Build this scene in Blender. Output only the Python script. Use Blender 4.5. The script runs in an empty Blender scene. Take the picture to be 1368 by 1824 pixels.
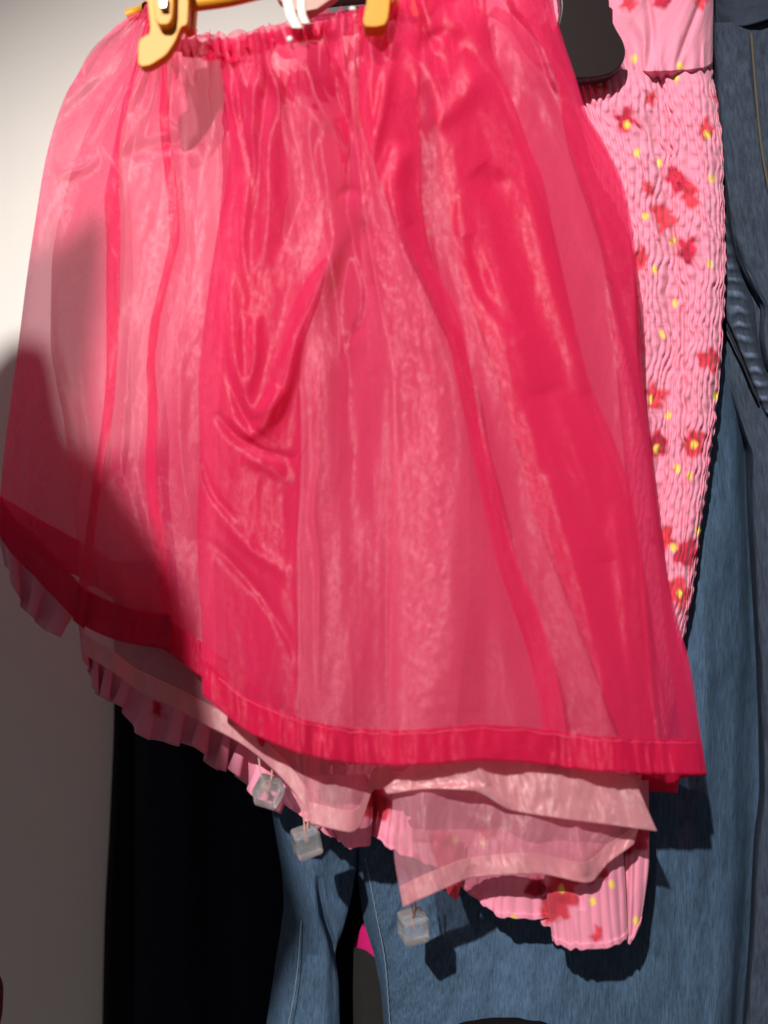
import bpy, math, random
import numpy as np
from mathutils import Vector, Matrix

C = bpy.context.scene.collection
SC = bpy.context.scene
rng = np.random.RandomState(7)
K = 7.018e-4          # world units per photo pixel per metre of depth
CAMZ = 1.30

# ------------------------------------------------------------------ camera
cam = bpy.data.cameras.new('camera'); camo = bpy.data.objects.new('camera', cam); C.objects.link(camo)
camo.location = (0, 0, CAMZ); camo.rotation_euler = (math.radians(90), 0, 0)
cam.sensor_fit = 'VERTICAL'; cam.angle_y = 2*math.atan(K*912); cam.clip_start = 0.01; cam.clip_end = 50
cam.dof.use_dof = True; cam.dof.focus_distance = 0.60; cam.dof.aperture_fstop = 1.6
SC.camera = camo
# ------------------------------------------------------------------ world: dim shop interior light
w = bpy.data.worlds.new('World'); SC.world = w; w.use_nodes = True
w.node_tree.nodes['Background'].inputs[0].default_value = (1.0, 0.89, 0.89, 1)
w.node_tree.nodes['Background'].inputs[1].default_value = 0.125
# ------------------------------------------------------------------ lamp: one ceiling spotlight, above left
LAMP = Vector((-0.62, -1.25, CAMZ + 1.30)); AIM = Vector((0.0, 0.52, CAMZ - 0.16))
sp = bpy.data.lights.new('spotlight', 'SPOT'); spo = bpy.data.objects.new('spotlight', sp); C.objects.link(spo)
sp.energy = 325; sp.color = (1.0, 0.955, 0.91); sp.shadow_soft_size = 0.021
sp.spot_size = math.radians(42); sp.spot_blend = 0.75
spo.location = LAMP; spo.rotation_euler = (AIM - LAMP).to_track_quat('-Z', 'Y').to_euler()

SC.view_settings.view_transform = 'Standard'; SC.view_settings.look = 'None'
SC.view_settings.exposure = 0; SC.view_settings.gamma = 1
cy = SC.cycles
cy.max_bounces = 8; cy.transparent_max_bounces = 28; cy.transmission_bounces = 8
cy.diffuse_bounces = 3; cy.glossy_bounces = 2; cy.sample_clamp_indirect = 4
cy.use_denoising = True

# ------------------------------------------------------------------ helpers
def P(px, py, Y):
    return Vector(((px-684)*K*Y, Y, CAMZ-(py-912)*K*Y))

def tag(o, label=None, cat=None, group=None, kind=None):
    if label: o['label'] = label
    if cat: o['category'] = cat
    if group: o['group'] = group
    if kind: o['kind'] = kind
    return o

def empty(name, loc, label, cat, group=None):
    o = bpy.data.objects.new(name, None); C.objects.link(o); o.location = loc
    o.empty_display_size = 0.01
    return tag(o, label, cat, group)

def link(name, me, mat, parent=None):
    o = bpy.data.objects.new(name, me); C.objects.link(o)
    if mat: me.materials.append(mat)
    if parent:
        o.parent = parent
        o.matrix_parent_inverse = Matrix.Translation(-Vector(parent.location))
    return o

def pchip(xk, yk, x):
    """monotone cubic; yk (K,...) -> (len(x),...)"""
    xk = np.asarray(xk, float); yk = np.asarray(yk, float); x = np.asarray(x, float)
    sh = yk.shape[1:]
    h = np.diff(xk); hh = h.reshape((-1,)+(1,)*len(sh)); d = np.diff(yk, axis=0)/hh
    m = np.zeros_like(yk)
    if len(xk) > 2:
        w1 = 2*hh[1:]+hh[:-1]; w2 = hh[1:]+2*hh[:-1]
        a, b = d[:-1], d[1:]
        ok = (a*b) > 0
        with np.errstate(divide='ignore', invalid='ignore'):
            mm = (w1+w2)/(w1/np.where(a == 0, 1, a)+w2/np.where(b == 0, 1, b))
        m[1:-1] = np.where(ok, mm, 0)
    m[0] = d[0]; m[-1] = d[-1]
    i = np.clip(np.searchsorted(xk, x, side='right')-1, 0, len(xk)-2)
    e = (-1,)+(1,)*len(sh)
    t = ((x-xk[i])/h[i]).reshape(e); H = h[i].reshape(e)
    t2, t3 = t*t, t*t*t
    return (2*t3-3*t2+1)*yk[i]+(t3-2*t2+t)*H*m[i]+(-2*t3+3*t2)*yk[i+1]+(t3-t2)*H*m[i+1]

_T = rng.rand(8, 257, 257)
def vnoise(x, y, k=0):
    x = np.asarray(x, float); y = np.asarray(y, float)
    xi = np.floor(x).astype(int); yi = np.floor(y).astype(int)
    fx = x-xi; fy = y-yi
    fx = fx*fx*fx*(fx*(fx*6-15)+10); fy = fy*fy*fy*(fy*(fy*6-15)+10)
    T = _T[k % 8]; a = xi % 256; b = yi % 256
    return ((T[a, b]*(1-fx)+T[a+1, b]*fx)*(1-fy)+(T[a, b+1]*(1-fx)+T[a+1, b+1]*fx)*fy)*2-1
def fbm(x, y, k=0, o=3):
    s = 0; a = 1; n = 0
    for j in range(o):
        s = s+a*vnoise(x*2**j+17*j, y*2**j+5*j, k+j); n += a; a *= .5
    return s/n

def seg_dist(px, py, poly):
    """distance to a polyline and parameter along it 0..1"""
    best = np.full(px.shape, 1e9); tt = np.zeros(px.shape); n = len(poly)-1
    for i in range(n):
        ax, ay = poly[i]; bx, by = poly[i+1]
        dx, dy = bx-ax, by-ay; L = dx*dx+dy*dy
        t = np.clip(((px-ax)*dx+(py-ay)*dy)/L, 0, 1)
        d = np.hypot(px-ax-t*dx, py-ay-t*dy)
        m = d < best
        best = np.where(m, d, best); tt = np.where(m, (i+t)/n, tt)
    return best, tt

def smooth_poly(pts, n=14):
    pts = np.array(pts, float)
    k = np.concatenate([[0], np.cumsum(np.hypot(*np.diff(pts, axis=0).T))])
    return [tuple(q) for q in pchip(k, pts, np.linspace(0, k[-1], n))]

def ridge(PX, PY, strokes, fade=True):
    """strokes: (points, width px, height m). positive = towards the camera"""
    D = np.zeros(PX.shape)
    for pts, wd, hgt in strokes:
        xs = [p[0] for p in pts]; ys = [p[1] for p in pts]
        m = (PX > min(xs)-4*wd) & (PX < max(xs)+4*wd) & (PY > min(ys)-4*wd) & (PY < max(ys)+4*wd)
        if not m.any(): continue
        d, t = seg_dist(PX[m], PY[m], smooth_poly(pts))
        f = np.sin(np.pi*np.clip(t, .0, 1))**.6 if fade else 1
        D[m] -= hgt*f*np.exp(-(d/wd)**2)
    return D

def grid_mesh(name, V, UV=None, col=None, wrap=False):
    nu, nv = V.shape[:2]
    idx = np.arange(nu*nv).reshape(nu, nv)
    a, b, c, d = idx[:-1, :-1], idx[1:, :-1], idx[1:, 1:], idx[:-1, 1:]
    F = np.stack([a, d, c, b], -1).reshape(-1, 4)
    me = bpy.data.meshes.new(name)
    me.vertices.add(nu*nv); me.vertices.foreach_set('co', V.reshape(-1).astype(np.float32))
    me.loops.add(F.size); me.loops.foreach_set('vertex_index', F.reshape(-1).astype(np.int32))
    me.polygons.add(len(F)); me.polygons.foreach_set('loop_start', np.arange(0, F.size, 4, dtype=np.int32))
    me.polygons.foreach_set('loop_total', np.full(len(F), 4, dtype=np.int32))
    me.update(calc_edges=True)
    me.polygons.foreach_set('use_smooth', np.ones(len(F), bool))
    if UV is not None:
        l = me.uv_layers.new(name='uv')
        l.data.foreach_set('uv', UV.reshape(-1, 2)[F.reshape(-1)].reshape(-1).astype(np.float32))
    if col is not None:
        ca = me.color_attributes.new('print', 'FLOAT_COLOR', 'POINT')
        q = np.ones((nu*nv, 4), np.float32); q[:, :3] = col.reshape(-1, 3)
        ca.data.foreach_set('color', q.reshape(-1))
    me.validate(); me.update()
    return me

def network(curves, step=4.0, vstep=4.0, hem=0.0):
    """curves: list of (points[(px,py)], Y or [(py,Y)...]). Returns PX,PY,YY,S,T arrays (nu,nv), number of hem rows"""
    tops = [c[0][0][1] for c in curves]; bots = [c[0][-1][1] for c in curves]
    H = max(b-t for b, t in zip(bots, tops))
    nv = int(H/vstep)+2
    v = np.linspace(0, 1, nv)
    nh = 0
    if hem: nh = 12
    X = []; Yp = []; Z = []
    for pts, Y in curves:
        ys = np.array([p[1] for p in pts], float); xs = np.array([p[0] for p in pts], float)
        t, b = ys[0], ys[-1]
        yy = t+(b-hem-t)*v
        if hem: yy = np.concatenate([yy, b-hem+hem*np.linspace(0, 1, nh+1)[1:]])
        X.append(pchip(ys, xs, yy)); Yp.append(yy)
        if isinstance(Y, (int, float)): Z.append(np.full(len(yy), float(Y)))
        else:
            yk = np.array([q[0] for q in Y], float); zk = np.array([q[1] for q in Y], float)
            Z.append(pchip(yk, zk, np.clip(yy, yk[0], yk[-1])))
    X = np.array(X); Yp = np.array(Yp); Z = np.array(Z)
    dd = np.hypot(np.diff(X, axis=0), np.diff(Z, axis=0)/K/.52)
    seg = np.maximum(dd.mean(1), 8)
    k = np.concatenate([[0], np.cumsum(seg)])
    nu = int(k[-1]/step)+2
    u = np.linspace(0, k[-1], nu)
    u = np.unique(np.concatenate([u, k]))
    PX = pchip(k, X, u); PY = pchip(k, Yp, u); YY = pchip(k, Z, u)
    S = np.repeat(u[:, None], PX.shape[1], 1)
    T = np.concatenate([[0], np.cumsum(np.abs(np.diff(PY, axis=1)).mean(0))])
    T = np.repeat(T[None, :], PX.shape[0], 0)
    return PX, PY, YY, S, T, nh

def world(PX, PY, YY):
    return np.stack([(PX-684)*K*YY, YY, CAMZ-(PY-912)*K*YY], -1)

def strip_thick(V, t):
    """front and back of a sheet joined round the side edges: closed band"""
    A = V.copy(); A[..., 1] -= t; B = V[:, ::-1].copy(); B[..., 1] += t
    return np.concatenate([A, B, A[:, :1]], axis=1)

def box_mesh(name, polys, depth0, depth1, bevel=0.0006, mat=None, parent=None, rot=None):
    """prism from a pixel outline at depth0 .. depth1 (same world outline), bevelled"""
    import bmesh
    bm = bmesh.new()
    v0 = [bm.verts.new(P(x, y, depth0)) for x, y in polys]
    f = bm.faces.new(v0)
    r = bmesh.ops.extrude_face_region(bm, geom=[f])
    vs = [g for g in r['geom'] if isinstance(g, bmesh.types.BMVert)]
    bmesh.ops.translate(bm, verts=vs, vec=(0, depth1-depth0, 0))
    bmesh.ops.recalc_face_normals(bm, faces=bm.faces)
    if bevel:
        bmesh.ops.bevel(bm, geom=list(bm.edges), offset=bevel, segments=3, affect='EDGES', profile=.5, clamp_overlap=True)
    me = bpy.data.meshes.new(name); bm.to_mesh(me); bm.free()
    big = max(p.area for p in me.polygons)
    for p in me.polygons: p.use_smooth = p.area < big*.1 and len(p.vertices) <= 4 and p.area < (2*bevel)**2+1e-6
    me.validate()
    o = link(name, me, mat, parent)
    md = o.modifiers.new('n', 'WEIGHTED_NORMAL') if False else None
    return o

def round_outline(pts, n=5, r=.3):
    """round the corners of a polygon (Chaikin)"""
    q = [tuple(p) for p in pts]
    for _ in range(n):
        o = []
        for i in range(len(q)):
            a = q[i]; b = q[(i+1) % len(q)]
            o.append((a[0]*(1-r)+b[0]*r, a[1]*(1-r)+b[1]*r)); o.append((a[0]*r+b[0]*(1-r), a[1]*r+b[1]*(1-r)))
        q = o; r = .25
    return q

def tube(name, pts, rad, mat, parent=None, n=8, res=30):
    pts = np.array(pts, float)
    k = np.concatenate([[0], np.cumsum(np.linalg.norm(np.diff(pts, axis=0), axis=1))])
    q = pchip(k, pts, np.linspace(0, k[-1], res))
    d = np.gradient(q, axis=0); d /= np.linalg.norm(d, axis=1)[:, None]
    up = np.array([0.13, .9, .21]); a = np.cross(d, up); a /= np.linalg.norm(a, axis=1)[:, None]; b = np.cross(d, a)
    th = np.linspace(0, 2*np.pi, n+1)
    V = q[:, None, :]+rad*(np.cos(th)[None, :, None]*a[:, None, :]+np.sin(th)[None, :, None]*b[:, None, :])
    return link(name, grid_mesh(name, V), mat, parent)

# ------------------------------------------------------------------ materials
def newmat(name):
    m = bpy.data.materials.new(name); m.use_nodes = True
    nt = m.node_tree; nt.nodes.clear()
    return m, nt, nt.nodes, nt.links
def N(nt, t, **kw):
    n = nt.nodes.new(t)
    for k, v in kw.items():
        if k.startswith('i_'):
            key = k[2:]; key = int(key) if key.isdigit() else key.replace('_', ' ')
            n.inputs[key].default_value = v
        else: setattr(n, k, v)
    return n

def organza(name, col, tint, opac, gloss=.12, crinkle=.35, gcol=(1, .75, .78, 1), trans=.45):
    m, nt, nn, L = newmat(name)
    out = N(nt, 'ShaderNodeOutputMaterial')
    uv = N(nt, 'ShaderNodeUVMap', uv_map='uv')
    # crinkles: long creases + fine moire-like ripples
    mp = N(nt, 'ShaderNodeMapping'); mp.inputs['Scale'].default_value = (1, .30, 1)
    L.new(uv.outputs[0], mp.inputs[0])
    n1 = N(nt, 'ShaderNodeTexNoise', i_Scale=75, i_Detail=2.5, i_Roughness=.5, i_Distortion=.6)
    L.new(mp.outputs[0], n1.inputs[0])
    mp2 = N(nt, 'ShaderNodeMapping'); mp2.inputs['Scale'].default_value = (1, .45, 1); mp2.inputs['Rotation'].default_value = (0, 0, .35)
    L.new(uv.outputs[0], mp2.inputs[0])
    n2 = N(nt, 'ShaderNodeTexNoise', i_Scale=420, i_Detail=3, i_Roughness=.65, i_Distortion=.8)
    L.new(mp2.outputs[0], n2.inputs[0])
    b1 = N(nt, 'ShaderNodeBump', i_Strength=crinkle*.15, i_Distance=.004); L.new(n1.outputs[0], b1.inputs['Height'])
    b2 = N(nt, 'ShaderNodeBump', i_Strength=crinkle*.9, i_Distance=.0009); L.new(n2.outputs[0], b2.inputs['Height']); L.new(b1.outputs[0], b2.inputs['Normal'])
    # thread colour varies a little
    n3 = N(nt, 'ShaderNodeTexNoise', i_Scale=60, i_Detail=3); L.new(mp.outputs[0], n3.inputs[0])
    cr = N(nt, 'ShaderNodeValToRGB'); L.new(n3.outputs[0], cr.inputs[0])
    cr.color_ramp.elements[0].position = .3; cr.color_ramp.elements[1].position = .7
    cr.color_ramp.elements[0].color = tuple(c*.94 for c in col)+(1,); cr.color_ramp.elements[1].color = tuple(min(1, c*1.03) for c in col)+(1,)
    df = N(nt, 'ShaderNodeBsdfDiffuse', i_Roughness=.3); tr = N(nt, 'ShaderNodeBsdfTranslucent')
    for s in (df, tr): L.new(cr.outputs[0], s.inputs[0]); L.new(b2.outputs[0], s.inputs['Normal'])
    mx = N(nt, 'ShaderNodeMixShader', i_0=trans); L.new(df.outputs[0], mx.inputs[1]); L.new(tr.outputs[0], mx.inputs[2])
    gl = N(nt, 'ShaderNodeBsdfAnisotropic', i_Roughness=.5); gl.inputs['Color'].default_value = gcol
    gl.inputs['Anisotropy'].default_value = .5
    L.new(b2.outputs[0], gl.inputs['Normal'])
    lw = N(nt, 'ShaderNodeLayerWeight', i_Blend=.35)
    gf = N(nt, 'ShaderNodeMapRange'); gf.inputs['From Min'].default_value = .42; gf.inputs['From Max'].default_value = .68
    gf.inputs['To Min'].default_value = gloss*.55; gf.inputs['To Max'].default_value = gloss*1.9; L.new(n2.outputs[0], gf.inputs[0])
    gm = N(nt, 'ShaderNodeMixShader'); L.new(gf.outputs[0], gm.inputs[0]); L.new(mx.outputs[0], gm.inputs[1]); L.new(gl.outputs[0], gm.inputs[2])
    tp = N(nt, 'ShaderNodeBsdfTransparent', i_0=tint+(1,))
    fa = N(nt, 'ShaderNodeLayerWeight', i_Blend=.5)
    pw = N(nt, 'ShaderNodeMath', operation='POWER', i_1=1.6); L.new(fa.outputs['Facing'], pw.inputs[0])
    mr = N(nt, 'ShaderNodeMapRange'); mr.inputs['To Min'].default_value = opac; mr.inputs['To Max'].default_value = min(.97, opac+.40)
    L.new(pw.outputs[0], mr.inputs[0])
    fm = N(nt, 'ShaderNodeMixShader'); L.new(mr.outputs[0], fm.inputs[0]); L.new(tp.outputs[0], fm.inputs[1]); L.new(gm.outputs[0], fm.inputs[2])
    L.new(fm.outputs[0], out.inputs[0])
    return m

M_hot = organza('hot_pink_organza', (.92, .052, .205), (1, .81, .87), .38, gloss=.052, gcol=(1, .70, .76, 1), crinkle=.10)
M_hem = organza('hot_pink_hem', (.82, .026, .135), (1, .55, .62), .60, gloss=.05, gcol=(1, .4, .5, 1), crinkle=.2)
M_pale = organza('pale_pink_organza', (.92, .42, .53), (1, .88, .90), .50, gloss=.09, gcol=(1, .86, .8, 1), crinkle=.18)
M_palehem = organza('pale_pink_hem', (.92, .50, .56), (1, .86, .87), .66, gloss=.13, gcol=(1, .86, .8, 1), crinkle=.25)

def plain(name, col, rough=.5, spec=.5, noise=.0, nscale=60, bump=0., bscale=300, sheen=0, **kw):
    m, nt, nn, L = newmat(name)
    out = N(nt, 'ShaderNodeOutputMaterial'); p = N(nt, 'ShaderNodeBsdfPrincipled')
    p.inputs['Roughness'].default_value = rough; p.inputs['Specular IOR Level'].default_value = spec
    p.inputs['Sheen Weight'].default_value = sheen
    tc = N(nt, 'ShaderNodeTexCoord')
    n = N(nt, 'ShaderNodeTexNoise', i_Scale=nscale, i_Detail=4); L.new(tc.outputs['Object'], n.inputs[0])
    cr = N(nt, 'ShaderNodeValToRGB'); L.new(n.outputs[0], cr.inputs[0])
    cr.color_ramp.elements[0].position = .25; cr.color_ramp.elements[1].position = .75
    cr.color_ramp.elements[0].color = tuple(c*(1-noise) for c in col)+(1,); cr.color_ramp.elements[1].color = tuple(min(1, c*(1+noise)) for c in col)+(1,)
    L.new(cr.outputs[0], p.inputs['Base Color'])
    if bump:
        n2 = N(nt, 'ShaderNodeTexNoise', i_Scale=bscale, i_Detail=3); L.new(tc.outputs['Object'], n2.inputs[0])
        b = N(nt, 'ShaderNodeBump', i_Strength=bump, i_Distance=.001); L.new(n2.outputs[0], b.inputs['Height']); L.new(b.outputs[0], p.inputs['Normal'])
    for k, v in kw.items(): p.inputs[k.replace('_', ' ')].default_value = v
    L.new(p.outputs[0], out.inputs[0])
    return m

M_wall = plain('painted_wall', (.76, .745, .70), .85, .2, .02, 8, .15, 500)
M_yellow = plain('yellow_plastic', (.68, .30, .018), .45, .25, .05, 60, .1, 200)
M_black = plain('black_plastic', (.016, .010, .011), .34, .3, .1, 60)
M_metal = plain('spring_metal', (.35, .33, .28), .35, .5, .1, 200, Metallic=1.0)
M_white = plain('white_ribbon', (.80, .78, .70), .6, .3, .03, 60, .3, 900)
M_beige = plain('beige_plastic', (.50, .32, .27), .55, .3, .05, 40)
M_navy = plain('navy_cloth', (.010, .011, .022), .95, .1, .2, 60, .4, 900)
M_blackc = plain('black_cloth', (.006, .005, .006), .95, .1, .2, 60, .4, 900)
M_char = plain('charcoal_cloth', (.022, .022, .022), .95, .1, .1, 60, .4, 900)
M_mag = plain('magenta_cloth', (.55, .01, .14), .9, .2, .1, 60, .4, 900)
M_dred = plain('dark_red_cloth', (.12, .01, .015), .9, .2, .1, 60, .4, 900)
M_cord = plain('cord', (.60, .34, .30), .5, .4, .1, 300)
M_stitch = plain('stitch_thread', (.20, .26, .32), .8, .2, .1, 300)

def acrylic():
    m, nt, nn, L = newmat('clear_acrylic')
    out = N(nt, 'ShaderNodeOutputMaterial'); p = N(nt, 'ShaderNodeBsdfPrincipled')
    p.inputs['Base Color'].default_value = (.93, .96, .98, 1); p.inputs['Roughness'].default_value = .05
    p.inputs['IOR'].default_value = 1.47; p.inputs['Transmission Weight'].default_value = .87
    L.new(p.outputs[0], out.inputs[0]); return m
M_acr = acrylic()

def printed(name, bump_s=.5):
    m, nt, nn, L = newmat(name)
    out = N(nt, 'ShaderNodeOutputMaterial'); p = N(nt, 'ShaderNodeBsdfPrincipled')
    a = N(nt, 'ShaderNodeAttribute', attribute_name='print')
    p.inputs['Roughness'].default_value = .85; p.inputs['Specular IOR Level'].default_value = .2
    p.inputs['Sheen Weight'].default_value = .15
    uv = N(nt, 'ShaderNodeUVMap', uv_map='uv')
    mp = N(nt, 'ShaderNodeMapping'); mp.inputs['Scale'].default_value = (1, .25, 1); L.new(uv.outputs[0], mp.inputs[0])
    n2 = N(nt, 'ShaderNodeTexNoise', i_Scale=900, i_Detail=3); L.new(mp.outputs[0], n2.inputs[0])
    b = N(nt, 'ShaderNodeBump', i_Strength=bump_s, i_Distance=.0006); L.new(n2.outputs[0], b.inputs['Height']); L.new(b.outputs[0], p.inputs['Normal'])
    L.new(a.outputs['Color'], p.inputs['Base Color']); L.new(p.outputs[0], out.inputs[0]); return m
M_print = printed('floral_print')

def denim(name):
    m, nt, nn, L = newmat(name)
    out = N(nt, 'ShaderNodeOutputMaterial'); p = N(nt, 'ShaderNodeBsdfPrincipled')
    p.inputs['Roughness'].default_value = .9; p.inputs['Specular IOR Level'].default_value = .15
    a = N(nt, 'ShaderNodeAttribute', attribute_name='print')
    uv = N(nt, 'ShaderNodeUVMap', uv_map='uv')
    mp = N(nt, 'ShaderNodeMapping'); mp.inputs['Scale'].default_value = (1, .13, 1); mp.inputs['Rotation'].default_value = (0, 0, .12); L.new(uv.outputs[0], mp.inputs[0])
    n1 = N(nt, 'ShaderNodeTexNoise', i_Scale=620, i_Detail=6, i_Roughness=.8); L.new(mp.outputs[0], n1.inputs[0])
    mr = N(nt, 'ShaderNodeMapRange'); mr.inputs['From Min'].default_value = .3; mr.inputs['From Max'].default_value = .72; mr.inputs['To Min'].default_value = .50; mr.inputs['To Max'].default_value = 1.85
    L.new(n1.outputs[0], mr.inputs[0])
    n3 = N(nt, 'ShaderNodeTexNoise', i_Scale=22, i_Detail=3); L.new(uv.outputs[0], n3.inputs[0])
    mr3 = N(nt, 'ShaderNodeMapRange'); mr3.inputs['To Min'].default_value = .7; mr3.inputs['To Max'].default_value = 1.3; L.new(n3.outputs[0], mr3.inputs[0])
    mu = N(nt, 'ShaderNodeMath', operation='MULTIPLY'); L.new(mr.outputs[0], mu.inputs[0]); L.new(mr3.outputs[0], mu.inputs[1])
    vm = N(nt, 'ShaderNodeVectorMath', operation='SCALE'); L.new(a.outputs['Color'], vm.inputs[0]); L.new(mu.outputs[0], vm.inputs['Scale'])
    L.new(vm.outputs[0], p.inputs['Base Color'])
    b = N(nt, 'ShaderNodeBump', i_Strength=.6, i_Distance=.0006); L.new(n1.outputs[0], b.inputs['Height']); L.new(b.outputs[0], p.inputs['Normal'])
    L.new(p.outputs[0], out.inputs[0]); return m
M_denim = denim('denim')

# ------------------------------------------------------------------ wall
WY = 0.74
wv = np.zeros((2, 2, 3))
for i, x in enumerate((-2.2, 2.2)):
    for j, z in enumerate((2.9, 0.0)): wv[i, j] = (x, WY, z)
wall = link('wall', grid_mesh('wall', wv), M_wall); tag(wall, kind='structure')
import bmesh
fv = np.zeros((2, 2, 3))
for i, x in enumerate((-2.2, 2.2)):
    for j, y in enumerate((WY, -2.2)): fv[i, j] = (x, y, 0.0)
floor = link('floor', grid_mesh('floor', fv), plain('floor_tiles', (.16, .14, .13), .5, .4, .15, 6)); tag(floor, kind='structure')

# ------------------------------------------------------------------ organza skirt
skirt = empty('skirt', P(600, 60, .52), 'hot pink sheer organza skirt with a gathered waist, clipped to the yellow hanger', 'skirt')
E1 = [(392, 72), (402, 180), (408, 270), (386, 420), (366, 560), (353, 700), (356, 800), (351, 950), (358, 1100), (361, 1237)]
E2 = [(600, 34), (622, 180), (618, 300), (600, 400), (568, 520), (532, 660), (535, 800), (526, 1000), (528, 1100), (530, 1330)]
S_ = [(975, -60), (985, 20), (1000, 70), (1025, 140), (1045, 200), (1080, 262), (1110, 330), (1125, 400), (1135, 480), (1140, 620), (1150, 720), (1160, 800), (1172, 900), (1185, 1000), (1205, 1100), (1228, 1180), (1245, 1290), (1258, 1380)]
E7 = [(890, -60), (905, 17), (960, 77), (987, 127), (1000, 207), (1020, 273), (1047, 347), (1080, 456), (1098, 533), (1113, 600), (1132, 690), (1148, 780), (1160, 900), (1172, 1000), (1188, 1150), (1210, 1290), (1222, 1379)]
E6 = [(862, -50), (867, 0), (877, 83), (913, 173), (940, 253), (967, 320), (987, 417), (1000, 473), (1027, 590), (1053, 690), (1093, 783), (1125, 886), (1143, 1000), (1158, 1180), (1168, 1290), (1176, 1379)]
E5 = [(735, -20), (765, 130), (777, 227), (787, 300), (800, 383), (826, 500), (862, 600), (887, 676), (913, 766), (935, 829), (950, 903), (981, 983), (1016, 1075), (1051, 1167), (1077, 1246), (1099, 1295), (1125, 1378)]
R2 = [(752, -10), (748, 200), (748, 330), (768, 456), (815, 560), (836, 650), (852, 740), (880, 840), (905, 950), (925, 1010), (962, 1100), (990, 1200), (1006, 1290), (1010, 1366)]
L2 = [(640, 12), (636, 160), (672, 310), (738, 456), (796, 600), (818, 700), (846, 830), (862, 900), (886, 1000), (912, 1080), (945, 1180), (966, 1290), (972, 1362)]
C0 = [(262, 8), (200, 50), (150, 110), (105, 200), (80, 290), (65, 380), (47, 500), (32, 620), (18, 720), (8, 800), (0, 880), (-6, 945)]
outer = [
 (C0, .556),
 ([(263, 14), (215, 110), (150, 250), (105, 420), (65, 600), (42, 800), (25, 950), (22, 986)], .551),
 ([(264, 20), (225, 130), (180, 250), (140, 420), (100, 600), (80, 800), (60, 1000), (55, 1020)], .545),
 ([(270, 30), (235, 150), (212, 290), (215, 400), (212, 560), (205, 700), (175, 900), (150, 1120)], .538),
 ([(268, 30), (228, 150), (198, 290), (186, 360), (190, 433), (189, 533), (190, 633), (160, 900), (130, 1105)], .544),
 ([(285, 45), (270, 200), (262, 417), (250, 600), (240, 850), (235, 1000), (228, 1146)], .539),
 ([(290, 50), (300, 200), (320, 417), (305, 483), (283, 583), (276, 650), (281, 733), (278, 833), (298, 988), (304, 1046), (306, 1158)], .534),
 ([(285, 50), (285, 200), (302, 417), (290, 483), (267, 583), (261, 650), (263, 733), (259, 833), (275, 988), (283, 1046), (290, 1156)], .540),
 ([(350, 66), (355, 200), (352, 400), (335, 560), (325, 700), (328, 850), (345, 1050), (352, 1200)], .532),
 (E2[:-1]+[(530, 1326)], .532),
 (E1, .510),
 ([(432, 64), (452, 300), (448, 560), (442, 800), (440, 1000), (442, 1303)], .500),
 ([(500, 48), (560, 220), (585, 400), (566, 560), (569, 693), (566, 827), (558, 907), (568, 977), (572, 1351)], .496),
 ([(560, 38), (622, 250), (622, 400), (610, 560), (625, 683), (632, 1000), (640, 1360)], .502),
 ([(610, 28), (640, 250), (660, 400), (690, 560), (712, 760), (722, 1000), (728, 1363)], .494),
 ([(650, 14), (660, 200), (680, 330), (712, 420), (765, 600), (795, 760), (820, 900), (840, 1100), (860, 1354)], .492),
 (R2, .500), (L2, .506),
 ([(740, -15), (790, 200), (830, 400), (900, 600), (960, 800), (1020, 1000), (1075, 1200), (1095, 1376)], .497),
 (E6, .502), (E5, .508),
 ([(930, -55), (1000, 200), (1050, 400), (1100, 600), (1130, 800), (1155, 1000), (1200, 1379)], .503),
 ([(x-5, y) for x, y in S_[:-1]]+[(1250, 1379)], .510), (E7, .516),
 (S_, .528),
 ([(965, -58), (1025, 200), (1100, 500), (1140, 900), (1190, 1200), (1228, 1383)], .538),
 ([(950, -58), (1015, 200), (1080, 500), (1120, 900), (1175, 1200), (1210, 1386)], .545),
 ([(945, -58), (1012, 200), (1075, 500), (1115, 900), (1172, 1200), (1204, 1411)], .549),
 ([(850, -50), (940, 300), (1000, 700), (1060, 1100), (1110, 1404)], .555),
 ([(700, 5), (760, 300), (800, 700), (850, 1100), (880, 1340)], .560),
 ([(520, 30), (540, 300), (560, 700), (575, 1100), (590, 1330)], .562),
 ([(470, 50), (470, 300), (475, 700), (480, 1100), (483, 1356)], .562),
 ([(400, 60), (400, 300), (410, 700), (420, 1100), (430, 1275)], .562),
 ([(340, 50), (300, 300), (270, 700), (250, 1000), (240, 1090)], .562),
 ([(275, 20), (180, 300), (120, 600), (70, 900), (62, 985)], .562),
 (C0, .557),
]
PX, PY, YY, S, T, nh = network(outer, 2.8, 3.6, hem=62)
front = np.clip((.53-YY)/.02, 0, 1)
g = np.clip(1-(T/330), 0, 1)**1.5                              # gathers die out downwards
ph = S/34+2.6*fbm(S/90, T/260, 1)
YY = YY+g*.0032*np.sin(ph*2*np.pi/1.9)*(1+.5*vnoise(S/40, T/60, 2))
PX = PX+g*5*np.sin(ph*2*np.pi/1.9+1.3)
PY = PY+np.clip(1-T/60, 0, 1)*(5*np.sin(ph*3.3)+5*vnoise(S/14, T/50, 3))
YY = YY+(.0085*fbm(S/95, T/560+S/900, 4, 2)+.0012*fbm(S/38+T/300, T/420, 6, 2)+.0005*fbm(S/26+T/150, T/150, 5))*np.clip(T/120, .2, 1)
YY = YY-.003*front*(np.clip(T, 0, 1400)/1300)**1.3
YY = YY+.0004*(1-np.abs(fbm(S/40+T/160, T/110-S/200, 6)))**3*np.clip(T/200, .3, 1)
d_, t_ = seg_dist(PX, PY, smooth_poly([(690, 430), (745, 600), (770, 760), (775, 900), (765, 1100), (760, 1240)]))
YY = YY+front*np.exp(-(d_/48)**4)*(.0010*fbm(S/13, T/19, 2, 2)+.0005*fbm(S/6, T/10, 5, 2))       # crinkled stretch of cloth
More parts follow.
